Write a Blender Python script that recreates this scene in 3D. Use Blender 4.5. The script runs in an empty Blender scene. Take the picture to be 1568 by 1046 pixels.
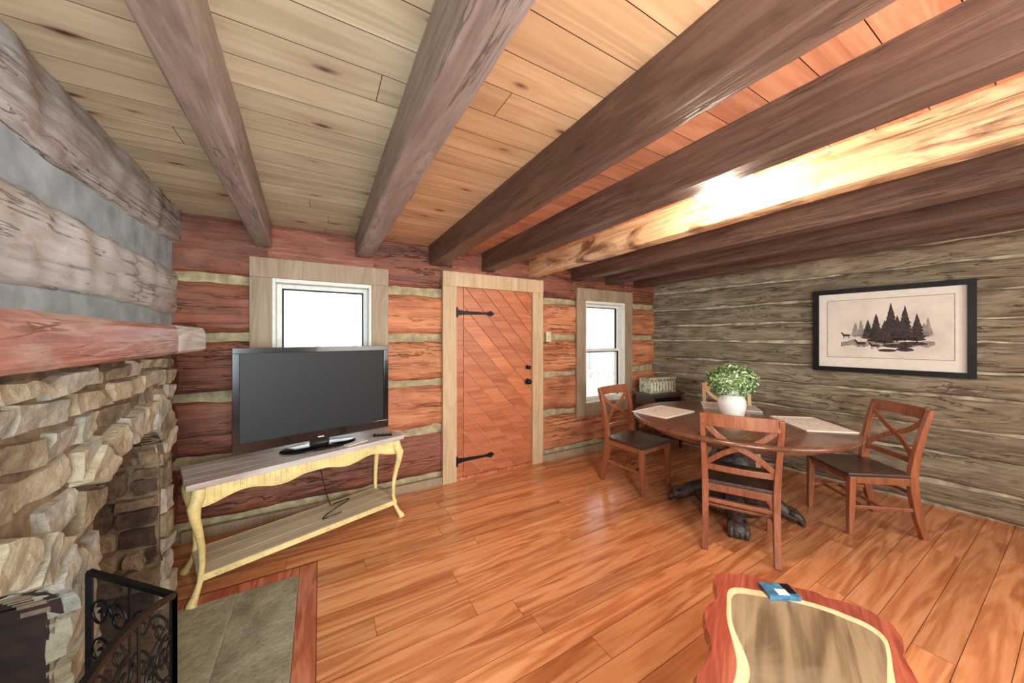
import bpy, math, random
from mathutils import Vector, Matrix, noise
random.seed(7)
scene=bpy.context.scene
R=random.random
def U(a,b): return a+(b-a)*random.random()
def lin(c):
    out=[]
    for x in c:
        x/=255.0
        out.append(x/12.92 if x<=0.04045 else ((x+0.055)/1.055)**2.4)
    return (*out,1.0)
def nz(x,y,z=0): return noise.noise(Vector((x,y,z)))

# ---------------- materials ----------------
def newmat(name):
    m=bpy.data.materials.new(name); m.use_nodes=True
    nt=m.node_tree; nt.nodes.clear()
    o=nt.nodes.new('ShaderNodeOutputMaterial'); p=nt.nodes.new('ShaderNodeBsdfPrincipled')
    nt.links.new(p.outputs[0],o.inputs[0])
    return m,nt,p
def mathn(nt,op,a,b=None,clamp=False):
    n=nt.nodes.new('ShaderNodeMath'); n.operation=op; n.use_clamp=clamp
    for i,x in enumerate((a,b)):
        if x is None: continue
        if isinstance(x,(int,float)): n.inputs[i].default_value=x
        else: nt.links.new(x,n.inputs[i])
    return n.outputs[0]
def ramp(nt,fac,stops):
    r=nt.nodes.new('ShaderNodeValToRGB'); cr=r.color_ramp
    while len(cr.elements)<len(stops): cr.elements.new(0.5)
    for e,(p,c) in zip(cr.elements,stops): e.position=p; e.color=lin(c)
    nt.links.new(fac,r.inputs[0]); return r.outputs[0]
def mixc(nt,fac,a,b,mode='MIX'):
    n=nt.nodes.new('ShaderNodeMix'); n.data_type='RGBA'; n.blend_type=mode
    if isinstance(fac,(int,float)): n.inputs[0].default_value=fac
    else: nt.links.new(fac,n.inputs[0])
    for i,x in ((6,a),(7,b)):
        if isinstance(x,tuple): n.inputs[i].default_value=x
        else: nt.links.new(x,n.inputs[i])
    return n.outputs[2]
def noiset(nt,vec,scale,detail=4,dist=0.0,rough=.5):
    n=nt.nodes.new('ShaderNodeTexNoise'); n.inputs['Scale'].default_value=scale
    n.inputs['Detail'].default_value=detail; n.inputs['Distortion'].default_value=dist
    n.inputs['Roughness'].default_value=rough
    nt.links.new(vec,n.inputs['Vector']); return n.outputs[0]
def coords(nt,scale=(1,1,1),island=True):
    tc=nt.nodes.new('ShaderNodeTexCoord'); mp=nt.nodes.new('ShaderNodeMapping')
    mp.inputs['Scale'].default_value=scale
    rnd=None
    if island:
        g=nt.nodes.new('ShaderNodeNewGeometry'); rnd=g.outputs['Random Per Island']
        vm=nt.nodes.new('ShaderNodeVectorMath'); vm.operation='MULTIPLY_ADD'
        cb=nt.nodes.new('ShaderNodeCombineXYZ')
        for i in range(3): nt.links.new(mathn(nt,'MULTIPLY',rnd,[37.,23.,51.][i]),cb.inputs[i])
        nt.links.new(tc.outputs['Object'],vm.inputs[0]); vm.inputs[1].default_value=(1,1,1)
        nt.links.new(cb.outputs[0],vm.inputs[2]); nt.links.new(vm.outputs[0],mp.inputs[0])
    else: nt.links.new(tc.outputs['Object'],mp.inputs[0])
    return mp.outputs[0],rnd,tc
def wood(name,dark,mid,light,axis='X',gs=1.0,rough=.5,var=.25,bump=.25,knots=None,coat=0.0,grain=.35,patch=None,patchamt=.5,pscale=(2.2,2.2,2.2),freq=42.0,spec=.5,cracks=0,hew=0,crackc=(52,36,28)):
    m,nt,p=newmat(name)
    ax='XYZ'.index(axis)
    s=[9*gs]*3; s[ax]=.9*gs
    v,rnd,tc=coords(nt,tuple(s))
    n1=noiset(nt,v,1.0,4,.6)
    sine=mathn(nt,'SINE',mathn(nt,'MULTIPLY',n1,freq))
    s2=[60*gs]*3; s2[ax]=2.5*gs
    v2,_,_=coords(nt,tuple(s2)); n2=noiset(nt,v2,1.0,5,.2,.6)
    f=mathn(nt,'ADD',mathn(nt,'MULTIPLY',sine,.5*grain),mathn(nt,'ADD',mathn(nt,'MULTIPLY',n1,.6),mathn(nt,'MULTIPLY',n2,.5)))
    f=mathn(nt,'SUBTRACT',f,.05,True)
    col=ramp(nt,f,[(0.18,dark),(0.5,mid),(0.82,light)])
    if patch:
        v3,_,_=coords(nt,pscale); n3=noiset(nt,v3,1.0,5,1.0,.6)
        fa=mathn(nt,'MULTIPLY',mathn(nt,'MULTIPLY',mathn(nt,'SUBTRACT',n3,.48),7.0,True),patchamt)
        col=mixc(nt,fa,col,lin(patch))
    h=f
    if cracks:
        s4=[15.]*3; s4[ax]=.8
        v4,_,_=coords(nt,tuple(s4)); n4=noiset(nt,v4,1.0,5,.5,.6)
        s5=[5.]*3; s5[ax]=1.5
        v5,_,_=coords(nt,tuple(s5)); n5=noiset(nt,v5,1.0,2)
        k=mathn(nt,'SUBTRACT',1.0,mathn(nt,'MULTIPLY',mathn(nt,'ABSOLUTE',mathn(nt,'SUBTRACT',n4,.5)),55.0),True)
        k=mathn(nt,'MULTIPLY',k,mathn(nt,'MULTIPLY',mathn(nt,'SUBTRACT',n5,.42),8.0,True))
        col=mixc(nt,mathn(nt,'MULTIPLY',k,cracks),col,lin(crackc))
        h=mathn(nt,'SUBTRACT',h,mathn(nt,'MULTIPLY',k,.8))
    if hew:
        s6=[16.]*3; s6[ax]=7.
        v6,_,_=coords(nt,tuple(s6)); n6=noiset(nt,v6,1.0,4,.4,.6)
        h=mathn(nt,'ADD',h,mathn(nt,'MULTIPLY',n6,hew))
        dk=mathn(nt,'MULTIPLY',mathn(nt,'MULTIPLY',mathn(nt,'SUBTRACT',.42,n6),6.0,True),.5)
        col=mixc(nt,dk,col,lin(dark))
    if knots:
        mp=nt.nodes.new('ShaderNodeMapping'); nt.links.new(tc.outputs['Object'],mp.inputs[0]); mp.inputs['Scale'].default_value=knots
        wn=noiset(nt,mp.outputs[0],3.0,2)
        vo=nt.nodes.new('ShaderNodeTexVoronoi'); vo.voronoi_dimensions='2D'; vo.inputs['Scale'].default_value=1.0
        nt.links.new(mp.outputs[0],vo.inputs['Vector'])
        d=mathn(nt,'ADD',vo.outputs['Distance'],mathn(nt,'MULTIPLY',mathn(nt,'SUBTRACT',wn,.5),.12))
        halo=mathn(nt,'SUBTRACT',1.0,mathn(nt,'MULTIPLY',d,4.5),True)
        col=mixc(nt,mathn(nt,'MULTIPLY',halo,.35),col,lin((150,90,54)))
        k=mathn(nt,'SUBTRACT',1.0,mathn(nt,'MULTIPLY',d,15.0),True)
        col=mixc(nt,mathn(nt,'MULTIPLY',k,.9),col,lin((62,30,20)))
    b=mathn(nt,'ADD',mathn(nt,'MULTIPLY',rnd,2*var),1-var)
    vm=nt.nodes.new('ShaderNodeVectorMath'); vm.operation='SCALE'
    nt.links.new(col,vm.inputs[0]); nt.links.new(b,vm.inputs['Scale'])
    nt.links.new(vm.outputs[0],p.inputs['Base Color'])
    p.inputs['Roughness'].default_value=rough; p.inputs['Specular IOR Level'].default_value=spec
    p.inputs['Coat Weight'].default_value=coat; p.inputs['Coat Roughness'].default_value=.12
    bp=nt.nodes.new('ShaderNodeBump'); bp.inputs['Strength'].default_value=bump; bp.inputs['Distance'].default_value=.012
    nt.links.new(h,bp.inputs['Height']); nt.links.new(bp.outputs[0],p.inputs['Normal'])
    return m
def plain(name,c,rough=.5,metal=0.0,var=.08,scale=20,bump=.05,emit=None,es=1,coat=0,spec=.5,worn=None):
    m,nt,p=newmat(name)
    v,_,_=coords(nt,(1,1,1),False); n=noiset(nt,v,scale,4)
    d=tuple(max(0,x*(1-var)) for x in c); l=tuple(min(255,x*(1+var)) for x in c)
    col=ramp(nt,n,[(.3,d),(.7,l)])
    if worn:
        n2=noiset(nt,v,28,6,.3,.7); col=mixc(nt,mathn(nt,'MULTIPLY',mathn(nt,'MULTIPLY',mathn(nt,'SUBTRACT',n2,.58),14.0,True),.6),col,lin(worn))
    nt.links.new(col,p.inputs['Base Color'])
    p.inputs['Roughness'].default_value=rough; p.inputs['Metallic'].default_value=metal; p.inputs['Coat Weight'].default_value=coat
    p.inputs['Specular IOR Level'].default_value=spec
    if bump:
        bp=nt.nodes.new('ShaderNodeBump'); bp.inputs['Strength'].default_value=bump; bp.inputs['Distance'].default_value=.01
        nt.links.new(n,bp.inputs['Height']); nt.links.new(bp.outputs[0],p.inputs['Normal'])
    if emit: p.inputs['Emission Color'].default_value=lin(emit); p.inputs['Emission Strength'].default_value=es
    return m
def stone(name,stops,scale=6,bump=.6,rough=.85,island=.7):
    m,nt,p=newmat(name)
    v,rnd,_=coords(nt,(1,1,1)); n=noiset(nt,v,scale,8,.3,.65)
    f=mathn(nt,'ADD',mathn(nt,'MULTIPLY',n,1.0),mathn(nt,'MULTIPLY',mathn(nt,'SUBTRACT',rnd,.5),island))
    col=ramp(nt,f,stops)
    v2,_,_=coords(nt,(1,1,1)); n2=noiset(nt,v2,scale*4,8,.2,.7)
    dk=mathn(nt,'MULTIPLY',mathn(nt,'MULTIPLY',mathn(nt,'SUBTRACT',.46,n2),6.0,True),.45)
    col=mixc(nt,dk,col,lin(stops[0][1]))
    nt.links.new(col,p.inputs['Base Color']); p.inputs['Roughness'].default_value=rough
    bp=nt.nodes.new('ShaderNodeBump'); bp.inputs['Strength'].default_value=bump; bp.inputs['Distance'].default_value=.02
    nt.links.new(n2,bp.inputs['Height']); nt.links.new(bp.outputs[0],p.inputs['Normal'])
    return m

M={}
M['floor']=wood('floor_oak',(164,94,54),(204,134,86),(226,164,116),'X',.9,.24,.13,.05,coat=.18,grain=.32,freq=30)
M['gap']=plain('gap_dark',(96,52,32),.8)
kn=(1.5,4.2,1)
M['ceil_a']=wood('ceiling_pine_cool_lit',(168,156,126),(202,190,158),(222,212,184),'X',.7,.6,.10,.08,knots=kn,grain=.14)  # left boards: cool daylight put into the pine colour
M['ceil_b']=wood('ceiling_pine_mid_lit',(184,142,102),(212,170,128),(228,190,152),'X',.7,.6,.10,.08,knots=kn,grain=.16)
M['ceil_c']=wood('ceiling_pine_warm_lit',(170,104,72),(202,136,100),(220,160,124),'X',.7,.6,.10,.08,knots=kn,grain=.18)  # right boards: warm lamp light put into the pine colour
M['ceilgap']=plain('ceiling_gap',(88,60,42),.9)
LK=dict(cracks=.75,hew=.9)
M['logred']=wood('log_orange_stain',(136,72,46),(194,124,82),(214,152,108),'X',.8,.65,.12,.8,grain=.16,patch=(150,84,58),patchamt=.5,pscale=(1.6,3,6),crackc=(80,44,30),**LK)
M['logdark']=wood('log_dark_stain_shade',(84,48,36),(136,78,56),(166,102,74),'X',.8,.6,.14,.8,grain=.16,patch=(92,56,44),patchamt=.6,pscale=(1.6,3,6),**LK)  # darker stain, with shading of those logs put into the colour too
M['chink']=plain('chinking_grey',(160,146,112),.9,var=.18,scale=14,bump=.5)
M['loggrey']=wood('log_grey_weathered',(90,80,66),(142,130,108),(178,166,142),'Y',1.0,.85,.12,.9,grain=.16,patch=(104,90,72),patchamt=.5,pscale=(3,1.4,8),cracks=.55,hew=.8)
M['chinkgrey']=plain('chinking_pale',(168,158,138),.9,var=.25,scale=10,bump=.5)
M['logwhite']=wood('log_whitewash',(164,158,150),(206,202,198),(226,224,220),'Y',.9,.75,.06,.7,grain=.10,patch=(168,152,136),patchamt=.5,pscale=(3,1.5,8),cracks=.45,hew=.6,crackc=(96,84,74))
M['loggreyleft']=wood('log_left_top',(128,120,114),(178,172,166),(206,202,198),'Y',.9,.7,.06,.8,grain=.10,patch=(132,114,100),patchamt=.6,pscale=(3,1.5,8),cracks=.6,hew=.7,crackc=(70,56,46))
M['chinkblue']=plain('chinking_blue_grey',(164,172,176),.9,var=.12,scale=8,bump=.5)
M['beam']=wood('beam_dark',(60,42,34),(96,70,58),(124,96,82),'Y',.9,.5,.10,.4,grain=.14,cracks=.6,hew=.35,crackc=(36,24,20))
M['beamgrey_lit']=wood('beam_grey_daylit',(104,90,84),(144,128,120),(174,160,152),'Y',.9,.45,.06,.4,grain=.12,cracks=.6,hew=.35,crackc=(60,46,42))  # dark varnished beam with cool daylight painted into its colour
M['beampale']=wood('beam_pale',(190,140,96),(222,186,142),(236,210,172),'Y',.7,.55,.06,.4,grain=.2,patch=(110,66,44),patchamt=.9,pscale=(3,2.4,6),cracks=.8,hew=.4)
M['trim']=wood('trim_tan',(122,104,82),(154,132,106),(174,152,124),'Z',1,.6,.06,.2,grain=.14)
M['trimdoor']=wood('trim_door_tan',(164,134,100),(194,164,128),(212,186,152),'Z',1,.6,.06,.2,grain=.14)
M['door']=wood('door_wood',(146,76,46),(184,106,68),(202,128,88),'X',.8,.4,.10,.14,grain=.2)
M['doorgap']=plain('door_gap',(224,170,128),.6)
M['white']=plain('white_paint',(226,224,214),.5,var=.03)
M['black']=plain('black_iron',(22,21,22),.45,.6,var=.2)
M['blackplastic']=plain('black_gloss',(12,12,14),.18,var=.05,bump=0,coat=.3)
M['screen']=plain('tv_screen',(38,39,41),.45,var=.02,bump=0,spec=.25)
M['stone']=stone('fieldstone',[(0.1,(108,92,72)),(0.34,(166,148,118)),(0.52,(198,184,154)),(0.72,(160,154,142)),(0.95,(214,206,186))],scale=9,bump=1.0)
M['mortar']=plain('mortar',(108,92,72),.95,var=.25,scale=20,bump=.6)
M['darkstone']=stone('firebox_stone',[(0.2,(70,50,38)),(0.5,(126,102,78)),(0.8,(170,146,114))],scale=10,bump=1.0)
M['soot']=plain('soot',(44,28,22),.95,var=.3)
M['slate']=stone('hearth_slate',[(0.25,(124,118,96)),(0.5,(166,160,134)),(0.75,(194,188,160))],scale=6,bump=.7,rough=.6,island=.3)
M['mantel']=wood('mantel_wood',(116,64,54),(152,94,80),(182,136,120),'Y',1,.45,.03,.4,grain=.2,patch=(184,164,150),patchamt=.6,pscale=(3,1.5,9),cracks=.6)
M['mantelend']=wood('mantel_end',(160,154,146),(196,190,182),(220,216,208),'Y',1,.6,.03,.4,cracks=.6)
M['border']=wood('hearth_border',(146,74,52),(180,102,72),(200,128,96),'Y',1,.3,.08,.1)
M['chair']=wood('chair_wood',(104,56,34),(144,84,54),(170,108,74),'Z',2,.38,.05,.06,coat=.15,grain=.12)
M['chairlight']=wood('chair_light_wood',(184,140,96),(210,170,124),(226,192,150),'Z',2,.45,.06,.08,grain=.15)
M['seat']=wood('seat_dark',(50,34,26),(74,52,40),(96,72,58),'Y',2,.35,.05,.08,coat=.15,grain=.15)
M['table']=wood('table_top',(76,46,34),(106,68,50),(130,90,68),'X',1.2,.25,.04,.03,coat=.3,grain=.12)
M['ped']=plain('carved_black_brown',(58,46,40),.45,var=.5,scale=30,bump=.8)
M['cream']=plain('cream_yellow_paint',(222,200,136),.5,var=.08,scale=12,bump=.15,worn=(168,136,82))
M['greytop']=wood('weathered_top',(140,130,120),(184,176,168),(208,202,196),'X',1,.5,.06,.2,patch=(150,104,84),patchamt=.4,grain=.12)
M['shelf']=wood('shelf_wood',(154,136,108),(192,178,148),(212,200,172),'X',1,.6,.06,.2,grain=.12)
M['vase']=plain('white_ceramic',(232,230,224),.3,var=.03,bump=0)
M['mat']=stone('placemat_fabric',[(0.3,(170,96,84)),(0.42,(232,222,206)),(0.6,(240,232,218)),(0.72,(150,150,110))],scale=22,bump=.05,island=0)
M['paper']=plain('paper_white',(232,226,214),.8,var=.02,bump=0)
M['print']=plain('print_ground',(222,212,200),.8,var=.06,scale=5,bump=0)
M['ink']=plain('print_ink',(58,48,46),.8,var=.3,scale=40,bump=0)
M['inkgrey']=plain('print_ink_grey',(150,140,132),.8,var=.15,scale=30,bump=0)
M['slabred']=wood('live_edge_red',(118,50,38),(158,76,56),(188,112,86),'X',1.4,.25,.03,.08,coat=.3,grain=.18)
M['sap']=wood('sapwood',(206,176,128),(226,200,154),(238,216,176),'X',1.5,.3,.03,.05,coat=.3,grain=.15)
M['heart']=wood('heartwood',(100,80,58),(138,116,88),(166,144,114),'X',1.0,.3,.03,.04,coat=.3,grain=.4,freq=26,patch=(160,142,116),patchamt=.5)
M['blue']=plain('blue_card',(56,108,136),.4,var=.3,scale=30)
M['switch']=plain('switch_beige',(214,196,160),.5)
M['signgreen']=stone('sign_pattern',[(0.35,(70,78,56)),(0.5,(176,180,150)),(0.65,(206,200,176))],scale=30,bump=.1,island=0)
M['lamp']=plain('lamp_glass',(255,240,220),.4,emit=(255,236,210),es=14,bump=0)
M['snow']=plain('porch_floor',(210,208,204),.9)
M['porch']=plain('porch_ceiling',(206,186,182),.9,var=.04)
M['trunk']=plain('tree_bark',(196,196,190),.9,var=.1)
def leafmat():
    m,nt,p=newmat('leaf_green')
    v,rnd,_=coords(nt,(1,1,1))
    nt.links.new(ramp(nt,rnd,[(0.0,(64,98,46)),(0.4,(112,148,80)),(0.7,(170,194,136)),(1.0,(222,232,202))]),p.inputs['Base Color'])
    p.inputs['Roughness'].default_value=.55
    return m
M['leaf']=leafmat()
def meshmat():
    m,nt,p=newmat('screen_wire_mesh')
    p.inputs['Base Color'].default_value=lin((30,28,28)); p.inputs['Roughness'].default_value=.6
    v,_,_=coords(nt,(1,1,1),False); n=noiset(nt,v,400,1)
    nt.links.new(mathn(nt,'ADD',mathn(nt,'MULTIPLY',n,.3),.2),p.inputs['Alpha'])
    return m
M['wire']=meshmat()

# ---------------- builder ----------------
class B:
    def __init__(s): s.v=[];s.f=[];s.mi=[];s.sm=[];s.mats=[];s.T=Matrix.Identity(4)
    def mid(s,n):
        if n not in s.mats: s.mats.append(n)
        return s.mats.index(n)
    def add(s,vs,fs,mat,smooth=False):
        o=len(s.v); k=s.mid(mat)
        s.v+= [tuple(s.T@Vector(p)) for p in vs]
        for f in fs: s.f.append([i+o for i in f]); s.mi.append(k); s.sm.append(smooth)
    def box(s,x0,x1,y0,y1,z0,z1,mat):
        v=[(x,y,z) for z in(z0,z1) for y in(y0,y1) for x in(x0,x1)]
        s.add(v,[(0,2,3,1),(4,5,7,6),(0,1,5,4),(2,6,7,3),(0,4,6,2),(1,3,7,5)],mat)
    def sweep(s,pts,sz,mat,ref=(0,0,1),n=4,smooth=False):
        pts=[Vector(p) for p in pts]; L=len(pts); ref=Vector(ref); vs=[]
        if not isinstance(sz,list): sz=[sz]*L
        for i,p in enumerate(pts):
            t=(pts[min(i+1,L-1)]-pts[max(i-1,0)]).normalized()
            a=t.cross(ref)
            if a.length<1e-3: a=t.cross(Vector((1,0,0)))
            a.normalize(); b=a.cross(t).normalized()
            w,d=(sz[i] if isinstance(sz[i],tuple) else (sz[i],sz[i]))
            if n==4:
                for q in ((-1,-1),(1,-1),(1,1),(-1,1)): vs.append(p+a*q[0]*w/2+b*q[1]*d/2)
            else:
                for k in range(n):
                    an=2*math.pi*k/n; vs.append(p+a*math.cos(an)*w/2+b*math.sin(an)*d/2)
        fs=[]
        for i in range(L-1):
            for k in range(n): fs.append((i*n+k,i*n+(k+1)%n,(i+1)*n+(k+1)%n,(i+1)*n+k))
        fs.append(tuple(range(n))[::-1]); fs.append(tuple((L-1)*n+k for k in range(n)))
        s.add(vs,fs,mat,smooth)
    def lathe(s,prof,c,mat,n=32,smooth=True,rib=0):
        vs=[];L=len(prof)
        for r,z in prof:
            for k in range(n):
                a=2*math.pi*k/n; rr=r*(1+(rib if k%2 else 0)); vs.append((c[0]+rr*math.cos(a),c[1]+rr*math.sin(a),c[2]+z))
        fs=[(i*n+k,i*n+(k+1)%n,(i+1)*n+(k+1)%n,(i+1)*n+k) for i in range(L-1) for k in range(n)]
        fs.append(tuple(range(n))[::-1]); fs.append(tuple((L-1)*n+k for k in range(n)))
        s.add(vs,fs,mat,smooth)
    def prism(s,poly,mapf,d0,d1,mat):
        n=len(poly); vs=[mapf(p[0],p[1],d0) for p in poly]+[mapf(p[0],p[1],d1) for p in poly]
        fs=[tuple(range(n))[::-1],tuple(range(n,2*n))]+[(i,(i+1)%n,n+(i+1)%n,n+i) for i in range(n)]
        s.add(vs,fs,mat)
    def quadstone(s,q,P,d0,dep,mat,seed):
        ts=[0,.07,.28,.5,.72,.93,1]; n=6; vs=[]
        tx=nz(seed,1.3)*.02; tz=nz(seed,7.7)*.02
        for j,b in enumerate(ts):
            for i,a in enumerate(ts):
                x=(q[0][0]*(1-a)+q[1][0]*a)*(1-b)+(q[3][0]*(1-a)+q[2][0]*a)*b
                z=(q[0][1]*(1-a)+q[1][1]*a)*(1-b)+(q[3][1]*(1-a)+q[2][1]*a)*b
                e=0<i<n and 0<j<n
                x+=nz(x*25,z*25,seed)*.010; z+=nz(x*25,z*25,seed+9)*.010
                d=d0-.012
                if e: d=d0+dep+nz(x*12,z*12,seed)*.012+nz(x*34,z*34,seed+3)*.007+tx*(a-.5)+tz*(b-.5)
                vs.append(P(x,z,d))
        fs=[(j*(n+1)+i,j*(n+1)+i+1,(j+1)*(n+1)+i+1,(j+1)*(n+1)+i) for j in range(n) for i in range(n)]
        s.add(vs,fs,mat,False)
    def make(s,name,loc=(0,0,0),rz=0,bevel=0,fix=True):
        me=bpy.data.meshes.new(name); me.from_pydata([tuple(v) for v in s.v],[],s.f)
        for n in s.mats: me.materials.append(M[n])
        me.polygons.foreach_set('material_index',s.mi); me.polygons.foreach_set('use_smooth',s.sm)
        if fix:
            import bmesh
            bm=bmesh.new(); bm.from_mesh(me); bmesh.ops.recalc_face_normals(bm,faces=bm.faces); bm.to_mesh(me); bm.free()
        me.update()
        ob=bpy.data.objects.new(name,me); scene.collection.objects.link(ob)
        ob.location=loc; ob.rotation_euler=(0,0,rz)
        if bevel:
            md=ob.modifiers.new('bevel','BEVEL'); md.width=bevel; md.segments=2; md.limit_method='ANGLE'; md.angle_limit=math.radians(40)
        return ob

H=1.43; CEIL=2.31; YB=3.2; YR=-2.0
# ---------------- walls ----------------
def log_face(b,P,s0,s1,z0,z1,mat,seed,bulge=.02,wob=.012,amp=.006,freq=7,out=0,endcap=False):
    ns=max(4,int((s1-s0)/.035)); nzr=10; vs=[]
    for j in range(-1,nzr+2):
        t=min(max(j/nzr,0),1)
        for i in range(ns+1):
            s_=s0+(s1-s0)*i/ns
            za=z0+nz(s_*2.2,z0*7,seed)*wob+nz(s_*9,z0*7,seed)*wob*.4; zb=z1+nz(s_*2.2,z1*7+3,seed)*wob+nz(s_*9,z1*7,seed+2)*wob*.4
            z=za+(zb-za)*t
            d=out+bulge*(1-abs(2*t-1)**5)+nz(s_*freq,z*freq*.7,seed)*amp-abs(nz(s_*6,z*9,seed+5))*amp*1.6
            if j<0 or j>nzr: d=-.05
            vs.append(P(s_,z,d))
    m=ns+1
    b.add(vs,[(j*m+i,j*m+i+1,(j+1)*m+i+1,(j+1)*m+i) for j in range(nzr+2) for i in range(ns)],mat,True)
def cells(s0,s1,z0,z1,ops):
    ops=[o for o in sorted(ops) if o[2]<z1 and o[3]>z0 and o[1]>s0 and o[0]<s1]
    out=[];c=s0
    for a,bb,lo,hi in ops:
        if a>c: out.append((c,a,z0,z1))
        if lo-z0>.03: out.append((max(a,s0),min(bb,s1),z0,lo))
        if z1-hi>.03: out.append((max(a,s0),min(bb,s1),hi,z1))
        c=max(c,bb)
    if c<s1: out.append((c,s1,z0,z1))
    return out
def wall(name,P,s0,s1,courses,ops,lm,cm,top=2.36,bottom=0,pick=None,**k):
    b=B()
    for i,(z0,z1) in enumerate(courses):
        for c in cells(s0,s1,z0,z1,ops): log_face(b,P,*c,pick(c,i) if pick else lm,i*3.7+1,**k)
    for c in cells(s0,s1,bottom,top,ops):
        for d0,d1 in((-.012,-.1),): b.prism([(c[0],c[2]),(c[1],c[2]),(c[1],c[3]),(c[0],c[3])],P,d0,d1,cm)
    return b
PB=lambda s,z,d:(s,YB-d,z)
ops=[(-.35,.41,.60,1.90),(1.14,2.11,0,1.95),(2.84,3.58,.60,1.90)]
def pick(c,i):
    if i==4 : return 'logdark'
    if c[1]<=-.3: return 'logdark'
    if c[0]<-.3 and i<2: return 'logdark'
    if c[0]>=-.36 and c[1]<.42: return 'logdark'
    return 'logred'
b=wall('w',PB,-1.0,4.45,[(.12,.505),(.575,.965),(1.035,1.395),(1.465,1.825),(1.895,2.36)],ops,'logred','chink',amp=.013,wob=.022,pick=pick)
b.make('wall_back',fix=False)
eR=Vector((.13,-1)).normalized(); nR=Vector((-1,-.13)).normalized()
PR=lambda s,z,d:(4.2+eR.x*s+nR.x*d, 3.2+eR.y*s+nR.y*d, z)
rc=[];z=0.02
for h in (.2,.25,.22,.26,.21,.24,.2,.22,.24,.2,.2):
    rc.append((z,z+h-.022)); z+=h
b=wall('w',PR,-.1,5.4,rc,[],'loggrey','chinkgrey',amp=.012,wob=.02,bulge=.022); b.make('wall_right',fix=False)
eL=Vector((.045,-1)).normalized(); nL=Vector((1,.045)).normalized()
PL=lambda s,z,d:(-.88+eL.x*s+nL.x*d, 3.2+eL.y*s+nL.y*d, z)
b=B()
log_face(b,PL,-.05,5.3,1.42,1.50,'logwhite',69,bulge=.01,wob=.01)
log_face(b,PL,-.05,5.3,1.60,1.89,'logwhite',71,bulge=.018,wob=.02,amp=.010)
log_face(b,PL,-.05,5.3,2.07,2.36,'loggreyleft',75,bulge=.012,wob=.035,out=.03,amp=.013)
b.prism([(-.05,1.37),(5.3,1.37),(5.3,2.36),(-.05,2.36)],PL,-.012,-.1,'chinkblue')
b.make('wall_left',fix=False)
b=B()
for i,(z0,z1) in enumerate([(.12,.5),(.57,.96),(1.03,1.36)]): log_face(b,PL,-.05,.78,z0,z1,'logdark',i*3+40)
b.prism([(-.05,0),(.78,0),(.78,1.37),(-.05,1.37)],PL,-.012,-.1,'chink')
b.make('wall_left',fix=False)
b=B(); log_face(b,PL,3.0,5.3,.1,1.3,'logwhite',77); b.prism([(3.0,0),(5.3,0),(5.3,1.37),(3.0,1.37)],PL,-.012,-.1,'chinkblue'); b.make('wall_left',fix=False)
b=B()
PF=lambda s,z,d:(s,YR+d,z)
for i,(z0,z1) in enumerate([(.05,.5),(.55,.95),(1.0,1.4),(1.45,1.85),(1.9,2.36)]): log_face(b,PF,-1,5,z0,z1,'loggrey',i*3+90)
b.box(-1,5,YR-.1,YR-.02,0,2.36,'chink'); b.make('wall_front',fix=False)

# floor and ceiling
b=B()
b.box(-1.3,5.0,YR-.1,YB+.1,-.08,-.003,'gap')
HX0,HX1,HY=-.75,-.11,2.385
y=YR; w=.128
while y<YB+.05:
    x=-1.0-U(0,1)
    while x<4.95:
        L=U(.8,2.4); x1=x+L
        segs=[(x,x1)]
        if y<HY+.09 and y>.1-w:
            segs=[(max(x,-.015),x1)] if x1>-.015 else []
        for a,c in segs:
            a2=max(a,-1.0);c2=min(c,4.95)
            if c2-a2<.02: continue
            g=.0011
            b.add([(a2+g,y+g,0),(c2-g,y+g,0),(c2-g,y+w-g,0),(a2+g,y+w-g,0)],[(0,1,2,3)],'floor')
        x=x1
    y+=w
b.make('floor',fix=False)
b=B()
b.box(HX1+.002,-.017,.1,HY+.085,-.03,.002,'border')
b.box(-.75,HX1,HY+.002,HY+.085,-.03,.002,'border')
b.make('trim_hearth_border',bevel=.002)
b=B()
xs=[-.66,-.40,HX1]; ys=[.1,.62,1.12,1.66,HY]
for i in range(2):
    for j in range(4):
        g=.003; off=.1*(i) if 0<j<4 else 0
        y0=ys[j]-(off if j>0 else 0); y1=ys[j+1]-(off if j<3 else 0)
        b.box(xs[i]+g,xs[i+1]-g,y0+g,y1-g,-.03,.006,'slate')
b.box(-.66,HX1,.1,HY,-.04,.003,'slate')
b.make('hearth_slab',bevel=.003)
b=B()
b.box(-1.1,5.0,YR-.1,YB+.1,CEIL+.004,CEIL+.06,'ceilgap')
y=YR;w=.145
while y<YB+.05:
    x=-1.0-U(0,1.5)
    while x<4.95:
        L=U(1.5,3.5)
        for lo,hi,mt in((-1.0,.32,'ceil_a'),(.32,.97,'ceil_b'),(.97,4.95,'ceil_c')):  # bays coloured cool to warm, imitating the mixed light
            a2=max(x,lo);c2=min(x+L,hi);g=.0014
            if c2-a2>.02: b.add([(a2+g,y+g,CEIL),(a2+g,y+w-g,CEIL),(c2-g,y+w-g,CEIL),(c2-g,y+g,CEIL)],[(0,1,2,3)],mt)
        x+=L
    y+=w
b.make('ceiling',fix=False)

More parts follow.
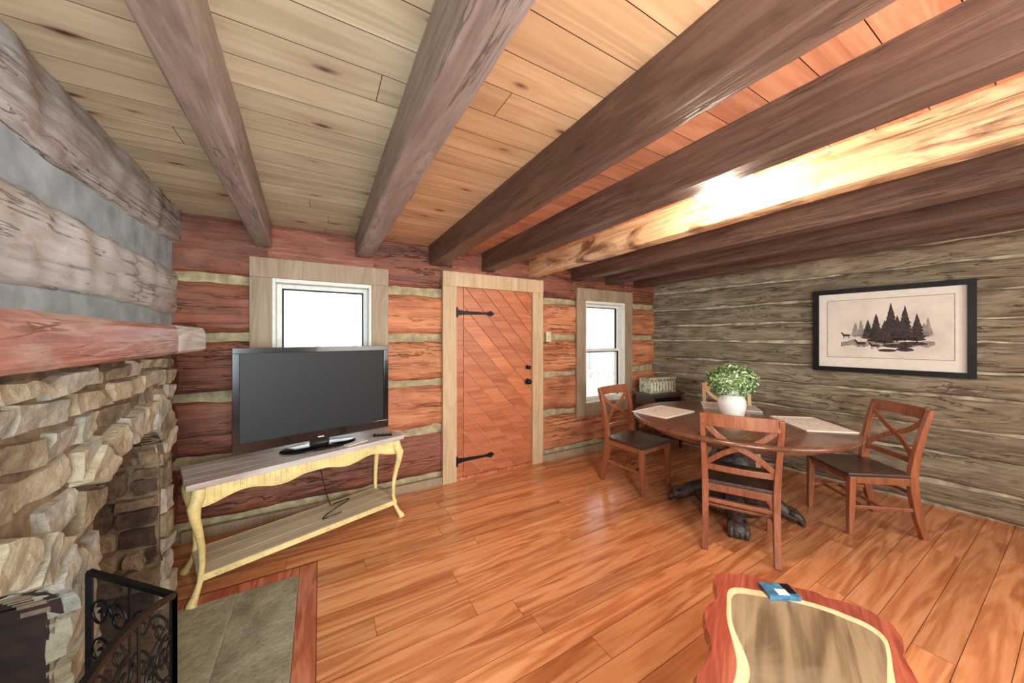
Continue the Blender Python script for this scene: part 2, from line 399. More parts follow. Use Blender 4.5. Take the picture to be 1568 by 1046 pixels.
# beams
def beam(xf,xn,w,mat,seed,zb=2.12,yf=3.2,yn=YR+.02):
    b=B(); n=130; vs=[]; ch=.009
    sec=[(0,.2),(0,.13),(0,.07),(0,ch),(ch,0),(w*.35,0),(w*.65,0),(w-ch,0),(w,ch),(w,.07),(w,.13),(w,.2)]
    for i in range(n+1):
        t=i/n; y=yf+(yn-yf)*t; x0=xf+(xn-xf)*t
        for k,(sx,sz) in enumerate(sec):
            dx=nz(y*2.0,sz*4,seed)*.003+nz(y*9,k*.6,seed)*.0022; dz=nz(y*2.0,sx*4,seed+4)*.003+nz(y*9,sx*10,seed+2)*.002
            vs.append((x0+sx+dx,y,zb+sz+(dz if sz<.1 else 0)))
    m=len(sec)
    b.add(vs,[(i*m+k,i*m+k+1,(i+1)*m+k+1,(i+1)*m+k) for i in range(n) for k in range(m-1)],mat,False)
    return b.make('ceiling_beam')
beam(-.43,-.25,.105,'beamgrey_lit',1)
beam(.265,.25,.13,'beamgrey_lit',2)
beam(.905,.905,.125,'beam',3)
beam(1.46,1.46,.13,'beam',4)
beam(2.05,2.05,.13,'beampale',5)
for i,x in enumerate((2.65,3.22,3.75)): beam(x,x,.13,'beam',6+i)

# ---------------- trims & windows ----------------
def window(name,x0,x1):
    z0,z1=.456,2.04; y=YB-.02
    b=B()
    b.box(x0,x0+.14,y-.03,y,z0,z1-.15,'trim'); b.box(x1-.14,x1,y-.03,y,z0,z1-.15,'trim')
    b.box(x0,x1,y-.034,y,z1-.15,z1,'trim'); b.box(x0+.14,x1-.14,y-.03,y,z0,z0+.13,'trim')
    b.box(x0+.13,x1-.13,y-.055,y,z0+.13,z0+.155,'trim')
    i0,i1=x0+.14,x1-.14; zb,zt=z0+.155,z1-.15
    b.box(i0-.02,i0+.02,y-.02,y+.16,zb,zt,'white'); b.box(i1-.02,i1+.02,y-.02,y+.16,zb,zt,'white')
    b.box(i0+.02,i1-.02,y-.02,y+.16,zt-.03,zt,'white'); b.box(i0+.02,i1-.02,y-.02,y+.16,zb-.01,zb+.025,'white')
    a0,a1=i0+.02,i1-.02
    def sash(za,zc,yy,m='white'):
        f=.035
        b.box(a0,a0+f,yy,yy+.03,za,zc,m); b.box(a1-f,a1,yy,yy+.03,za,zc,m)
        b.box(a0+f,a1-f,yy,yy+.03,zc-f,zc,m); b.box(a0+f,a1-f,yy,yy+.03,za,za+f,m)
        b.box(a0+f,a0+f+.012,yy-.004,yy+.02,za+f,zc-f,'black'); b.box(a1-f-.012,a1-f,yy-.004,yy+.02,za+f,zc-f,'black')
        b.box(a0+f,a1-f,yy-.004,yy+.02,zc-f-.012,zc-f,'black')
    sash(1.25,zt-.03,y+.08); sash(zb+.025,1.285,y+.045)
    return b.make(name,bevel=.003)
window('window_1',-.46,.53); window('window_2',2.72,3.70)
b=B()
b.box(1.03,1.175,YB-.055,YB-.012,0,1.935,'trimdoor'); b.box(2.07,2.215,YB-.055,YB-.012,0,1.935,'trimdoor')
b.box(1.03,2.215,YB-.06,YB-.012,1.935,2.08,'trimdoor')
b.make('trim_door',bevel=.004)
def clip(poly,a,b_,c):
    out=[];n=len(poly)
    for i in range(n):
        p,q=poly[i],poly[(i+1)%n]; fp=a*p[0]+b_*p[1]-c; fq=a*q[0]+b_*q[1]-c
        if fp<=0: out.append(p)
        if fp*fq<0:
            t=fp/(fp-fq); out.append((p[0]+(q[0]-p[0])*t,p[1]+(q[1]-p[1])*t))
    return out
b=B()
b.box(1.175,2.07,YB-.012,YB+.03,.0,1.935,'doorgap')
b.box(1.175,2.07,YB-.05,YB-.012,.0,.03,'border')
PD=lambda s,z,d:(s,YB-.012-d,z)
b.box(1.175,1.25,YB-.03,YB-.012,.03,1.935,'door')
k=.0
while k<4.6:
    poly=[(1.254,.03),(2.07,.03),(2.07,1.935),(1.254,1.935)]
    poly=clip(poly,1.12,1,k+.205)
    if poly: poly=clip(poly,-1.12,-1,-(k+.006))
    if poly and len(poly)>2: b.prism(poly,PD,0,.016,'door')
    k+=.21
for z in (1.68,.20):
    poly=[(1.18,z-.03),(1.25,z-.02),(1.5,z-.012),(1.56,z-.03),(1.60,z),(1.56,z+.03),(1.5,z+.012),(1.25,z+.02),(1.18,z+.03)]
    b.prism(poly,PD,.018,.026,'black')
    b.box(1.165,1.185,YB-.06,YB-.03,z-.05,z+.05,'black')
for z,r in((1.10,.022),(.94,.03)):
    b.T=Matrix.Translation((2.01,YB-.028,z))@Matrix.Rotation(math.radians(90),4,'X')
    b.lathe([(r,0),(r,.006),(.01,.01),(.01,.03),(r*.9,.04),(r,.052),(r*.7,.064),(.003,.066)],(0,0,0),'black',20)
    b.T=Matrix.Identity(4)
b.make('door_1',bevel=.003)
b=B(); b.box(2.27,2.34,YB-.035,YB-.015,1.38,1.5,'switch'); b.box(2.3,2.31,YB-.045,YB-.035,1.43,1.455,'switch'); b.make('light_switch_plate',bevel=.003)
b=B(); b.box(-.84,1.03,YB-.045,YB-.01,0,.075,'trim'); b.box(2.215,4.2,YB-.045,YB-.01,0,.075,'trim'); b.make('baseboard_back',bevel=.004)

# ---------------- fireplace ----------------
FX=-.67
def PFp(s,z,d):
    k=.045*(2.38-s); f=min(1,max(0,(1.35-z)/.12))*min(1,max(0,(2.38-s)/.15))
    return (FX+k+d, s+.02*f*nz(s*3+7,z*4,2), z+.045*f*min(1,z/.1)*nz(s*2.6,z*2.6,5))
niche=(1.91,.30,.88,.15,.13); fbx=(.95,.45,.70,.2,.14)
def innerz(o,s):
    c,w,zs,r,t=o; q=1-((s-c)/w)**2
    return zs+r*math.sqrt(q) if q>0 else None
b=B()
def blocked(z):
    out=[]
    for c,w,zs,r,t in (fbx,niche):
        if z<zs: out.append([c-w,c+w])
        elif z<zs+r+t:
            e=(w+t)*math.sqrt(1-((z-zs)/(r+t))**2); out.append([c-e,c+e])
    if len(out)==2 and out[0][1]>out[1][0]-.03: out=[[out[0][0],out[1][1]]]
    return out
N=130
for i in range(N):
    s0=.3+(2.38-.3)*i/N; s1=.3+(2.38-.3)*(i+1)/N; z0=0
    for o in (fbx,niche):
        za=innerz(o,(s0+s1)/2)
        if za: z0=za
    zz=z0
    while zz<1.345:
        z2=min(1.345,zz+.15); b.prism([(s0,zz),(s1,zz),(s1,z2),(s0,z2)],PFp,0,-.05,'mortar'); zz=z2
b.box(-.85,FX-.002,2.36,2.378,0,1.345,'mortar')
def PNs(s,z,d): return (s, niche[0]+niche[1]-d-.002, z)
def PNb(s,z,d): return (-1.04+d,s,z)
b.box(-1.06,FX-.01,2.212,2.25,0,1.1,'mortar'); b.box(-1.08,-1.04,1.55,2.25,0,1.2,'mortar'); b.box(-1.06,FX+.0,1.57,1.608,0,1.1,'mortar')
b.box(-1.06,FX-.03,1.55,2.25,1.06,1.1,'mortar')
b.box(-1.16,FX,.46,.50,0,1.0,'soot'); b.box(-1.16,FX+.036,1.402,1.44,0,.80,'soot'); b.box(-1.2,-1.16,.46,1.44,0,1.0,'soot'); b.box(-1.16,FX-.03,.46,1.44,.95,1.0,'soot'); b.box(-1.16,-.67,.46,2.3,-.04,.004,'darkstone')
sd=0
def rowstones(P,a,c,z,h,mat,dep,wmin=.10,wmax=.28):
    global sd
    x=a
    while x<c-.01:
        w=U(wmin,wmax)
        if c-(x+w)<wmin*.7: w=c-x
        g=.005; j=lambda:U(-.012,.012); sd+=1
        if h>.11 and R()<.3:
            hm=h*U(.4,.6)
            for za,zc in((z,z+hm),(z+hm,z+h)):
                sd+=1; b.quadstone([(x+g,za+g),(x+w-g,za+g),(x+w-g,zc-g),(x+g,zc-g)],P,0,U(dep*.4,dep*1.5),mat,sd*1.7)
        else:
            b.quadstone([(x+g+j(),z+g+j()),(x+w-g+j(),z+g+j()),(x+w-g+j(),z+h-g+j()),(x+g+j(),z+h-g+j())],P,0,U(dep*.4,dep*1.5),mat,sd*1.7)
        x+=w
z=0.0
while z<1.33:
    h=U(.075,.155) if z<1.2 else .058
    if z+h>1.34: h=1.34-z
    zm=z+h*.5; cur=.3; bl=blocked(zm)
    for a,c in bl:
        if a>cur+.03: rowstones(PFp,cur,a,z,h,'stone',.020)
        cur=max(cur,c)
    if cur<2.375: rowstones(PFp,cur,2.375,z,h,'stone',.020)
    if z<.98:
        rowstones(PNs,-1.04,FX+.012,z,h,'darkstone' ,.02,.07,.17)
        rowstones(PNb,1.62,2.2,z,h,'darkstone',.02,.09,.2)
    rowstones(lambda s,zz,d:(s,2.38+d,zz),-.85,FX,z,h,'stone',.012,.1,.2)
    z+=h
for o,cnt in((niche,8),(fbx,10)):
    c,w,zs,r,t=o
    for i in range(cnt):
        a0=math.pi*i/cnt+.015; a1=math.pi*(i+1)/cnt-.015; tt=t+U(-.015,.04)
        q=[(c+w*math.cos(a0),zs+r*math.sin(a0)),(c+(w+tt)*math.cos(a0),zs+(r+tt)*math.sin(a0)),(c+(w+tt)*math.cos(a1),zs+(r+tt)*math.sin(a1)),(c+w*math.cos(a1),zs+r*math.sin(a1))]
        sd+=1; b.quadstone(q,PFp,.004,U(.025,.04),'stone',sd*1.7)
        b.add([PFp(q[0][0],q[0][1],.02),PFp(q[3][0],q[3][1],.02),PFp(q[3][0],q[3][1],-.3),PFp(q[0][0],q[0][1],-.3)],[(0,1,2,3)],'darkstone' if o is niche else 'soot')
for i in range(9):
    cx=U(-.95,-.74); cy=U(1.70,2.1); r=U(.05,.10); cz=.01+r*.5+.09*(i//3)
    vs=[];nn=9
    for a in range(7):
        for k in range(nn):
            ph=math.pi*a/6; th=2*math.pi*k/nn; q=Vector((math.sin(ph)*math.cos(th),math.sin(ph)*math.sin(th),math.cos(ph)*.6))
            q*=r*(1+.35*nz(q.x*2+i,q.y*2,q.z*2)); vs.append((cx+q.x,cy+q.y,cz+q.z))
    b.add(vs,[(a*nn+k,a*nn+(k+1)%nn,(a+1)*nn+(k+1)%nn,(a+1)*nn+k) for a in range(6) for k in range(nn)],'darkstone')
b.make('stone_fireplace',fix=False)
# mantel
b=B(); n=60; vs=[]
sec=[(-.85,1.362),(-.575,1.358),(-.563,1.37),(-.560,1.42),(-.563,1.465),(-.575,1.482),(-.85,1.485)]
for i in range(n+1):
    y=2.50-(2.3)*i/n
    for k,(x,z_) in enumerate(sec):
        kk=.045*(2.5-y)
        vs.append((x+kk+(nz(y*3,k*.4,3)*.005+nz(y*11,k*.5,3)*.003 if 0<k<6 else 0),y,z_+nz(y*2.3,k*.3,8)*.004+nz(y*12,k*.3,8)*.002))
m=len(sec)
b.add(vs[:14*m],[(i*m+k,i*m+(k+1)%m,(i+1)*m+(k+1)%m,(i+1)*m+k) for i in range(13) for k in range(m)],'mantelend')
b.add(vs[13*m:],[(i*m+k,i*m+(k+1)%m,(i+1)*m+(k+1)%m,(i+1)*m+k) for i in range(n-13) for k in range(m)],'mantel')
b.add([vs[k] for k in range(m)],[tuple(range(m))],'mantelend'); b.add([vs[n*m+k] for k in range(m)],[tuple(range(m))],'mantelend')
b.make('mantel_shelf',fix=False)
# fire screen
b=B()
def panel(p0,p1,z0,zfun,nseg=16):
    p0=Vector(p0);p1=Vector(p1)
    P=lambda t,z:(p0.x+(p1.x-p0.x)*t,p0.y+(p1.y-p0.y)*t,z)
    L=(p1-p0).length
    b.sweep([P(0,z0),P(0,zfun(0))],.012,'black'); b.sweep([P(1,z0),P(1,zfun(1))],.012,'black')
    b.sweep([P(i/nseg,zfun(i/nseg)) for i in range(nseg+1)],.012,'black'); b.sweep([P(0,z0+.04),P(1,z0+.04)],.012,'black')
    for i in range(nseg):
        a,c=i/nseg,(i+1)/nseg
        b.add([P(a,z0+.04),P(c,z0+.04),P(c,zfun(c)),P(a,zfun(a))],[(0,1,2,3)],'wire')
    def spiral(cx,cz,r,turns,ph,sg):
        pts=[]
        for i in range(26):
            t=i/25; rr=r*(1-.85*t); an=ph+sg*t*turns*2*math.pi
            pts.append(P((cx+rr*math.cos(an))/L,cz+rr*math.sin(an)))
        b.sweep(pts,.007,'black',n=6,smooth=True)
    cols=max(1,round(L/.17)); cw=L/cols; zz=z0+.12
    while zz<max(zfun(0),zfun(.5))-.06:
        for c in range(cols):
            cx=cw*(c+.5)
            if zz+.06<zfun(cx/L):
                spiral(cx-.035,zz,.045,1.4,0,1); spiral(cx+.035,zz,.045,1.4,math.pi,-1)
        zz+=.105
    for c in range(1,cols): b.sweep([P(c*cw/L,z0+.04),P(c*cw/L,zfun(c*cw/L))],.006,'black',n=6)
pv=((-.56,1.40),(-.328,1.183),(-.328,.42),(-.50,.20))
panel(pv[0],pv[1],.02,lambda t:.775-.01*t)
panel(pv[1],pv[2],.02,lambda t:.765+.11*math.sin(math.pi*t))
panel(pv[2],pv[3],.02,lambda t:.765)
for p in pv: b.box(p[0]-.012,p[0]+.012,p[1]-.012,p[1]+.012,.006,.05,'black')
b.make('fireplace_screen')

# ---------------- TV stand ----------------
b=B()
nb=4
for i in range(nb):
    y0=-.20+.40*i/nb
    b.box(-.63,.63,y0+.001,y0+.40/nb-.001,.618,.65,'greytop')
b.box(-.58,.58,.15,.17,.53,.618,'cream')
def apz(t):
    return .550-.020*math.cos(t*math.pi*6)-.018*abs(math.cos(t*math.pi))-.02*math.exp(-((t-.5)/.06)**2)
def apron(f,L):
    n=40
    for i in range(n):
        s0=L*(2*i/n-1); s1=L*(2*(i+1)/n-1)
        b.prism([(s0,apz(i/n)),(s1,apz((i+1)/n)),(s1,.617),(s0,.617)],f,0,.02,'cream')
    b.sweep([f(L*(2*i/n-1),apz(i/n),-.003) for i in range(n+1)],.012,'cream',n=6,smooth=True)
apron(lambda s,z,d:(s,-.17+d,z),.57)
apron(lambda s,z,d:(-.57+d,s*.3,z),.5); apron(lambda s,z,d:(.55+d,s*.3,z),.5)
for sx in(-1,1):
    for sy in(-1,1):
        X=lambda o:sx*(.575+o); Y=lambda o:sy*(.165+o)
        pr=[(.612,0,.06),(.57,.005,.066),(.52,.022,.06),(.46,.018,.048),(.38,.002,.038),(.28,-.012,.032),(.18,-.014,.028),(.10,-.004,.028),(.05,.014,.032),(.02,.03,.046),(.003,.034,.05)]
        b.sweep([(X(o),Y(o),z_) for z_,o,_ in pr],[w_ for _,_,w_ in pr],'cream',ref=(0,1,0),n=10,smooth=True)
for i in range(3):
    y0=-.165+.33*i/3; b.box(-.58,.58,y0+.001,y0+.109,.115,.14,'shelf')
b.box(-.58,.58,-.175,-.166,.105,.14,'cream'); b.box(-.58,.58,.166,.172,.105,.14,'cream')
SR=math.radians(18.3); SC=(-.075,2.755)
b.make('console_table',(SC[0],SC[1],0),SR,bevel=.003)
# TV
b=B()
b.box(-.486,.486,-.02,.02,.71,1.365,'blackplastic')
b.box(-.40,.40,.02,.055,.78,1.30,'blackplastic')
f=.035
for q in((-.486,.486,1.365-f,1.365),(-.486,.486,.71,.71+f*1.7),(-.486,-.486+f,.71+f*1.7,1.365-f),(.486-f,.486,.71+f*1.7,1.365-f)):
    b.box(q[0],q[1],-.034,-.02,q[2],q[3],'blackplastic')
b.box(-.451,.451,-.024,-.0199,.765,1.335,'screen')
b.box(-.02,.02,-.036,-.033,.725,.732,'paper')
b.box(-.06,.06,-.012,.03,.66,.75,'blackplastic')
b.T=Matrix.Translation((0,0,.652))@Matrix.Diagonal((1.0,.5,1,1))
b.lathe([(.24,0),(.245,.006),(.23,.014),(.05,.022)],(0,0,0),'blackplastic',40)
b.T=Matrix.Identity(4)
b.make('television',(-.002,2.772,0),math.radians(13.3),bevel=.004)
Rz=Matrix.Rotation(SR,4,'Z')
def onstand(x,y): v=Rz@Vector((x,y,0)); return (SC[0]+v.x,SC[1]+v.y,0)
b=B(); b.box(-.06,.10,-.03,.03,.651,.655,'paper'); b.make('paper_sheet',onstand(.26,-.13),SR+.2)
b=B(); b.box(-.07,.07,-.02,.02,.651,.668,'blackplastic')
for i in range(5): b.box(-.05+.02*i,-.04+.02*i,-.01,.01,.668,.671,'inkgrey')
b.make('remote_control',onstand(.50,-.10),SR-.6,bevel=.004)
cu=bpy.data.curves.new('power_cable','CURVE'); cu.dimensions='3D'; cu.bevel_depth=.0035
sp=cu.splines.new('POLY'); pts=[]
for i in range(50):
    t=i/49
    if t<.5: pts.append((.05+.25*t,3.08,.60-.46*2*t+.03*math.sin(t*12)))
    else: 
        a=(t-.5)*4*math.pi; pts.append((.175+.12*math.sin(a),2.98+.1*math.cos(a*.5),.143+.02*abs(math.sin(a*.7))))
pts=[Vector(onstand(p[0]+.02,p[1]-2.97))+Vector((0,0,p[2])) for p in pts]
sp.points.add(len(pts)-1)
for q,p in zip(sp.points,pts): q.co=(*p,1)
ob=bpy.data.objects.new('power_cable',cu); scene.collection.objects.link(ob); cu.materials.append(M['blackplastic'])

# ---------------- dining set ----------------
def chair(loc,face,wm='chair'):
    b=B()
    for sx in(-1,1):
        b.sweep([(sx*.195,-.275,0),(sx*.195,-.235,.15),(sx*.196,-.205,.32),(sx*.197,-.198,.45),(sx*.202,-.215,.60),(sx*.208,-.25,.76),(sx*.213,-.295,.92)],[(.038,.042),(.038,.048),(.038,.052),(.038,.052),(.036,.044),(.034,.038),(.03,.03)],wm,ref=(0,1,0))
        b.sweep([(sx*.20,.195,0),(sx*.20,.19,.2),(sx*.20,.185,.425)],[.030,.038,.044],wm,ref=(0,1,0))
        b.box(sx*.20-.010,sx*.20+.010,-.19,.18,.375,.425,wm); b.box(sx*.195-.009,sx*.195+.009,-.22,.18,.19,.215,wm)
    b.box(-.19,.19,.175,.195,.375,.425,wm); b.box(-.19,.19,-.205,-.19,.375,.425,wm)
    b.box(-.19,.19,-.03,-.008,.193,.212,wm); b.box(-.19,.19,.08,.10,.193,.212,wm)
    b.box(-.18,.18,-.215,-.2,.30,.325,wm)
    n=10;vs=[];
    for lay in(0,1):
        for j in range(n+1):
            for i in range(n+1):
                a=i/n*2-1;c=j/n*2-1; wd=.225-.012*(1-c)/2
                x=a*wd;y=c*.215+.005
                z_=.452-.012*(1-a*a)*(1-c*c)*1.0 if lay else .426
                vs.append((x,y,z_))
    m=n+1;fs=[]
    for j in range(n):
        for i in range(n):
            q=(j*m+i,j*m+i+1,(j+1)*m+i+1,(j+1)*m+i); fs.append(tuple(k+m*m for k in q)); fs.append(q[::-1])
    for i in range(n):
        for e in((i,i+1),(n*m+i,n*m+i+1),(i*m,(i+1)*m),(i*m+n,(i+1)*m+n)): fs.append((e[0],e[1],e[1]+m*m,e[0]+m*m))
    b.add(vs,fs,'seat')
    def yb(z_): return -.198-(max(0,z_-.45)/.47)**1.5*.097
    def rail(z_,h,w_=.022,bow=.03):
        b.sweep([(x/10*.205,yb(z_)-bow*(1-(x/10)**2),z_) for x in range(-10,11)],(w_,h),wm,ref=(0,0,1))
    rail(.885,.085); rail(.545,.04,.02,.02)
    for sg in(-1,1):
        b.sweep([(sg*x/10*.195,yb(.705+x/10*.145)-.026*(1-(x/10)**2)+sg*.005,.705+x/10*.145+.018*math.sin(math.pi*x/10)*-1) for x in range(-10,11)],(.036,.014),wm,ref=(0,1,0))
    rz=math.atan2(face[1],face[0])-math.pi/2
    return b.make('dining_chair',(loc[0],loc[1],0),rz,bevel=.004)
chair((2.60,1.28),(.88,.477))
chair((2.69,2.23),(.08,-1))
chair((3.62,.93),(-.78,.62))
chair((3.64,1.87),(-.82,-.57),'chairlight')
TX,TY=2.96,1.51
b=B()
b.lathe([(.68,.722),(.735,.724),(.757,.732),(.762,.745),(.755,.757),(.74,.762),(.02,.7625)],(0,0,0),'table',80)
b.lathe([(.60,.66),(.62,.665),(.62,.722)],(0,0,0),'table',64)
b.lathe([(.26,.07),(.28,.10),(.27,.14),(.20,.17),(.11,.20),(.09,.24),(.13,.29),(.17,.36),(.165,.43),(.12,.50),(.085,.54),(.09,.57),(.14,.60),(.16,.63),(.30,.645),(.30,.66)],(0,0,0),'ped',32)
for k in range(4):
    a=math.radians(123+90*k); d=Vector((math.cos(a),math.sin(a),0)); s_=Vector((-d.y,d.x,0))
    pts=[d*.12+Vector((0,0,.16)),d*.22+Vector((0,0,.155)),d*.29+Vector((0,0,.12)),d*.35+Vector((0,0,.075)),d*.41+Vector((0,0,.055)),d*.46+Vector((0,0,.035))]
    b.sweep(pts,[(.13,.10),(.14,.11),(.12,.11),(.12,.10),(.14,.095),(.10,.05)],'ped',n=10,smooth=True)
    for t in(-.05,-.017,.017,.05):
        b.sweep([d*.37+s_*t*.8+Vector((0,0,.085)),d*.42+s_*t*.9+Vector((0,0,.07)),d*.45+s_*t*.95+Vector((0,0,.035)),d*.455+s_*t*.95+Vector((0,0,.004))],[.05,.052,.046,.03],'ped',n=8,smooth=True)
b.make('round_dining_table',(TX,TY,0),0)
def placemat(x,y,ang):
    b=B(); n=12;vs=[]
    for j in range(n+1):
        for i in range(n+1):
            vs.append(((i/n-.5)*.46,(j/n-.5)*.32,.7665+.0012*nz(i*.8,j*.8,x)))
    m=n+1; b.add(vs,[(j*m+i,j*m+i+1,(j+1)*m+i+1,(j+1)*m+i) for j in range(n) for i in range(n)],'mat')
    b.box(-.23,.23,-.16,.16,.7628,.7645,'paper')
    for q in((-.23,.23,.145,.16),(-.23,.23,-.16,-.145),(-.23,-.215,-.145,.145),(.215,.23,-.145,.145)): b.box(*q,.7645,.769,'paper')
    b.make('placemat',(x,y,0),ang)
placemat(2.68,1.94,math.radians(5)); placemat(3.28,1.10,math.radians(50)); placemat(3.42,1.76,math.radians(-55))
# plant
b=B()
b.lathe([(.07,0),(.085,.01),(.10,.08),(.102,.13),(.088,.17),(.09,.185),(.082,.185),(.078,.16),(.02,.15)],(0,0,0),'vase',40,rib=.03)
def leaf(p,n_,s_):
    n_=n_.normalized(); a=n_.cross(Vector((R()-.5,R()-.5,R()-.5))).normalized(); c=n_.cross(a)
    w=s_*.5
    vs=[p-a*s_,p-a*s_*.3+c*w+n_*.003,p+a*s_*.5+c*w*.8,p+a*s_-n_*.004,p+a*s_*.5-c*w*.8,p-a*s_*.3-c*w+n_*.003]
    b.add(vs,[(0,1,2,3),(0,3,4,5)],'leaf')
for i in range(2000):
    d=Vector((random.gauss(0,1),random.gauss(0,1),random.gauss(0,1))).normalized()
    r=U(.72,1.0)*(1+.12*nz(d.x*3,d.y*3,d.z*3)); p=Vector((d.x*.19*r,d.y*.19*r,.30+d.z*.145*r))
    leaf(p,d+Vector((U(-.6,.6),U(-.6,.6),U(-.3,.8))),U(.011,.019))
b.lathe([(.05,.15),(.11,.22),(.125,.28),(.10,.35),(.01,.38)],(0,0,0),'leaf',16)
b.make('potted_plant',(3.03,1.54,.763))

# side cabinet
b=B()
b.box(-.27,.27,-.17,.17,.69,.72,'seat'); b.box(-.25,.25,-.15,.15,.56,.69,'seat')
for sx in(-1,1):
    for sy in(-1,1): b.sweep([(sx*.235,sy*.135,0),(sx*.235,sy*.135,.56)],[.028,.04],'seat',ref=(0,1,0))
b.box(-.23,.23,-.13,.13,.18,.20,'seat'); b.box(-.22,.22,-.155,-.15,.58,.67,'black'); b.box(-.015,.015,-.17,-.155,.62,.635,'black')
b.make('side_table',(3.86,2.86,0),math.radians(-8),bevel=.004)
b=B()
for i in range(9): b.box(-.20+.05*i-.008,-.20+.05*i+.008,-.09,-.08,.725,.90,'signgreen')
b.box(-.22,.22,-.095,-.075,.895,.92,'signgreen'); b.box(-.22,.22,-.095,-.075,.722,.745,'signgreen'); b.box(-.22,.22,.075,.095,.722,.90,'signgreen')
b.box(-.22,-.2,-.08,.08,.722,.90,'signgreen'); b.box(.2,.22,-.08,.08,.722,.90,'signgreen'); b.box(-.19,.19,-.07,.07,.722,.86,'paper')
b.make('decorative_basket',(3.84,2.86,0),math.radians(-8),bevel=.003)

# framed picture on right wall
b=B()
def PP(s,z,d): return PR(s,z,d+.035)
s0,s1,z0,z1=1.765,2.745,1.10,1.90; fw=.045
for q in((s0,s1,z1-fw,z1),(s0,s1,z0,z0+fw),(s0,s0+fw,z0+fw,z1-fw),(s1-fw,s1,z0+fw,z1-fw)):
    b.prism([(q[0],q[2]),(q[1],q[2]),(q[1],q[3]),(q[0],q[3])],PP,-.01,.03,'black')
rect=lambda a,c,d,e:[(a,d),(c,d),(c,e),(a,e)]
b.prism(rect(s0+.02,s1-.02,z0+.02,z1-.02),PP,-.01,.006,'paper')
i0,i1,j0,j1=s0+.115,s1-.115,z0+.15,z1-.12
b.prism(rect(i0-.012,i1+.012,j0-.012,j1+.012),PP,.006,.0068,'inkgrey')
b.prism(rect(i0-.006,i1+.006,j0-.006,j1+.006),PP,.0068,.0074,'paper')
b.prism(rect(i0,i1,j0,j1),PP,.0074,.008,'print')
W=i1-i0;Hh=j1-j0
gp=[(i0+W*(.12+.76*t/14),j0+Hh*(.16+.07*nz(t*.9,2.2)+.02)) for t in range(15)]+[(i0+W*(.88-.76*t/14),j0+Hh*(.27+.06*nz(t*.8,5))) for t in range(15)]
b.prism(gp,PP,.008,.0084,'inkgrey')
def pine(cx,base,h,w,mat='ink',d=.0088):
    n=8
    for k in range(n):
        zb_=base+h*(.04+.92*k/n*.95); zt=min(base+h,zb_+h*.26); ww=w*(1-k/n)*.5+.004
        b.prism([(cx-ww*U(.85,1.1),zb_+U(-.004,.004)),(cx-ww*.3,zb_-.008),(cx+ww*.4,zb_-.006),(cx+ww*U(.85,1.1),zb_),(cx,zt)],PP,.008,d+k*.00002,mat)
    b.prism(rect(cx-.004,cx+.004,base-.01,base+h*.15),PP,.008,d,mat)
for cx,bb,h,w in((.36,.32,.34,.12),(.55,.28,.66,.19),(.43,.26,.5,.16),(.66,.30,.58,.17),(.75,.28,.46,.15),(.50,.24,.4,.15),(.6,.28,.44,.16)):
    pine(i0+W*cx,j0+Hh*bb,Hh*h,W*w*1.0)
for cx,bb,h,w in((.25,.36,.26,.08),(.83,.36,.3,.08),(.30,.36,.3,.08),(.8,.36,.22,.07)): pine(i0+W*cx,j0+Hh*bb,Hh*h,W*w,'inkgrey',.0086)
def blob(cx,cz,rx,rz_,n=14): return [(cx+rx*math.cos(2*math.pi*k/n)*(1+.2*nz(k,cx*9)),cz+rz_*math.sin(2*math.pi*k/n)) for k in range(n)]
for cx,cz,sc in((.30,.24,1.1),(.42,.2,1),(.17,.38,.9)):
    X0=i0+W*cx;Z0=j0+Hh*cz
    b.prism(blob(X0,Z0,.03*sc,.012*sc),PP,.008,.0091,'ink')
    b.prism([(X0-.026*sc,Z0),(X0-.045*sc,Z0+.03*sc),(X0-.035*sc,Z0+.034*sc),(X0-.012*sc,Z0+.006*sc)],PP,.008,.0091,'ink')
    for lx in(-.022,-.012,.014,.022): b.prism(rect(X0+lx*sc-.0016,X0+lx*sc+.0016,Z0-.034*sc,Z0),PP,.008,.0091,'ink')
for cx,cz,rx,rz_ in((.6,.2,.09,.018),(.72,.24,.08,.016),(.52,.12,.06,.013),(.66,.14,.05,.018)): b.prism(blob(i0+W*cx,j0+Hh*cz,rx,rz_),PP,.008,.0089,'ink')
b.make('framed_picture',fix=False)

# coffee table
b=B()
base=[(.51,.14),(.545,.0),(.565,-.12),(.575,-.22),(.545,-.30),(.46,-.31),(.35,-.30),(.2,-.32),(0,-.30),(-.2,-.31),(-.42,-.29),(-.54,-.24),(-.58,-.08),(-.55,.1),(-.48,.2),(-.3,.19),(-.1,.21),(.05,.19),(.2,.225),(.32,.195),(.41,.215),(.48,.19)]
def smoothp(p,sub=6):
    out=[];n=len(p)
    for i in range(n):
        p0,p1,p2,p3=[Vector(p[(i+k)%n]) for k in(-1,0,1,2)]
        for t in[x/sub for x in range(sub)]:
            out.append(.5*((2*p1)+(-p0+p2)*t+(2*p0-5*p1+4*p2-p3)*t*t+(-p0+3*p1-3*p2+p3)*t**3))
    return out
op=smoothp(base); CC=Vector((0,-.045))
rings=[]
for i,p in enumerate(op):
    w_=1+.03*nz(p.x*16,p.y*16,1)+.025*nz(p.x*40,p.y*40,2); rings.append(CC+(p-CC)*w_)
def ring(scale,z_,nse=0,bias=(0,0)):
    out=[]
    for p in rings:
        q=p-CC; l=q.length; l2=l-scale-nse*nz(p.x*5,p.y*5,4)
        out.append((CC.x+q.x/l*l2+bias[0],CC.y+q.y/l*l2+bias[1],z_))
    return out
n=len(rings)
layers=[ring(.03,.39),ring(-.004,.405,.01),ring(0,.43,.004),ring(.008,.448)]
vs=sum(layers,[]);fs=[(L*n+i,L*n+(i+1)%n,(L+1)*n+(i+1)%n,(L+1)*n+i) for L in range(3) for i in range(n)]
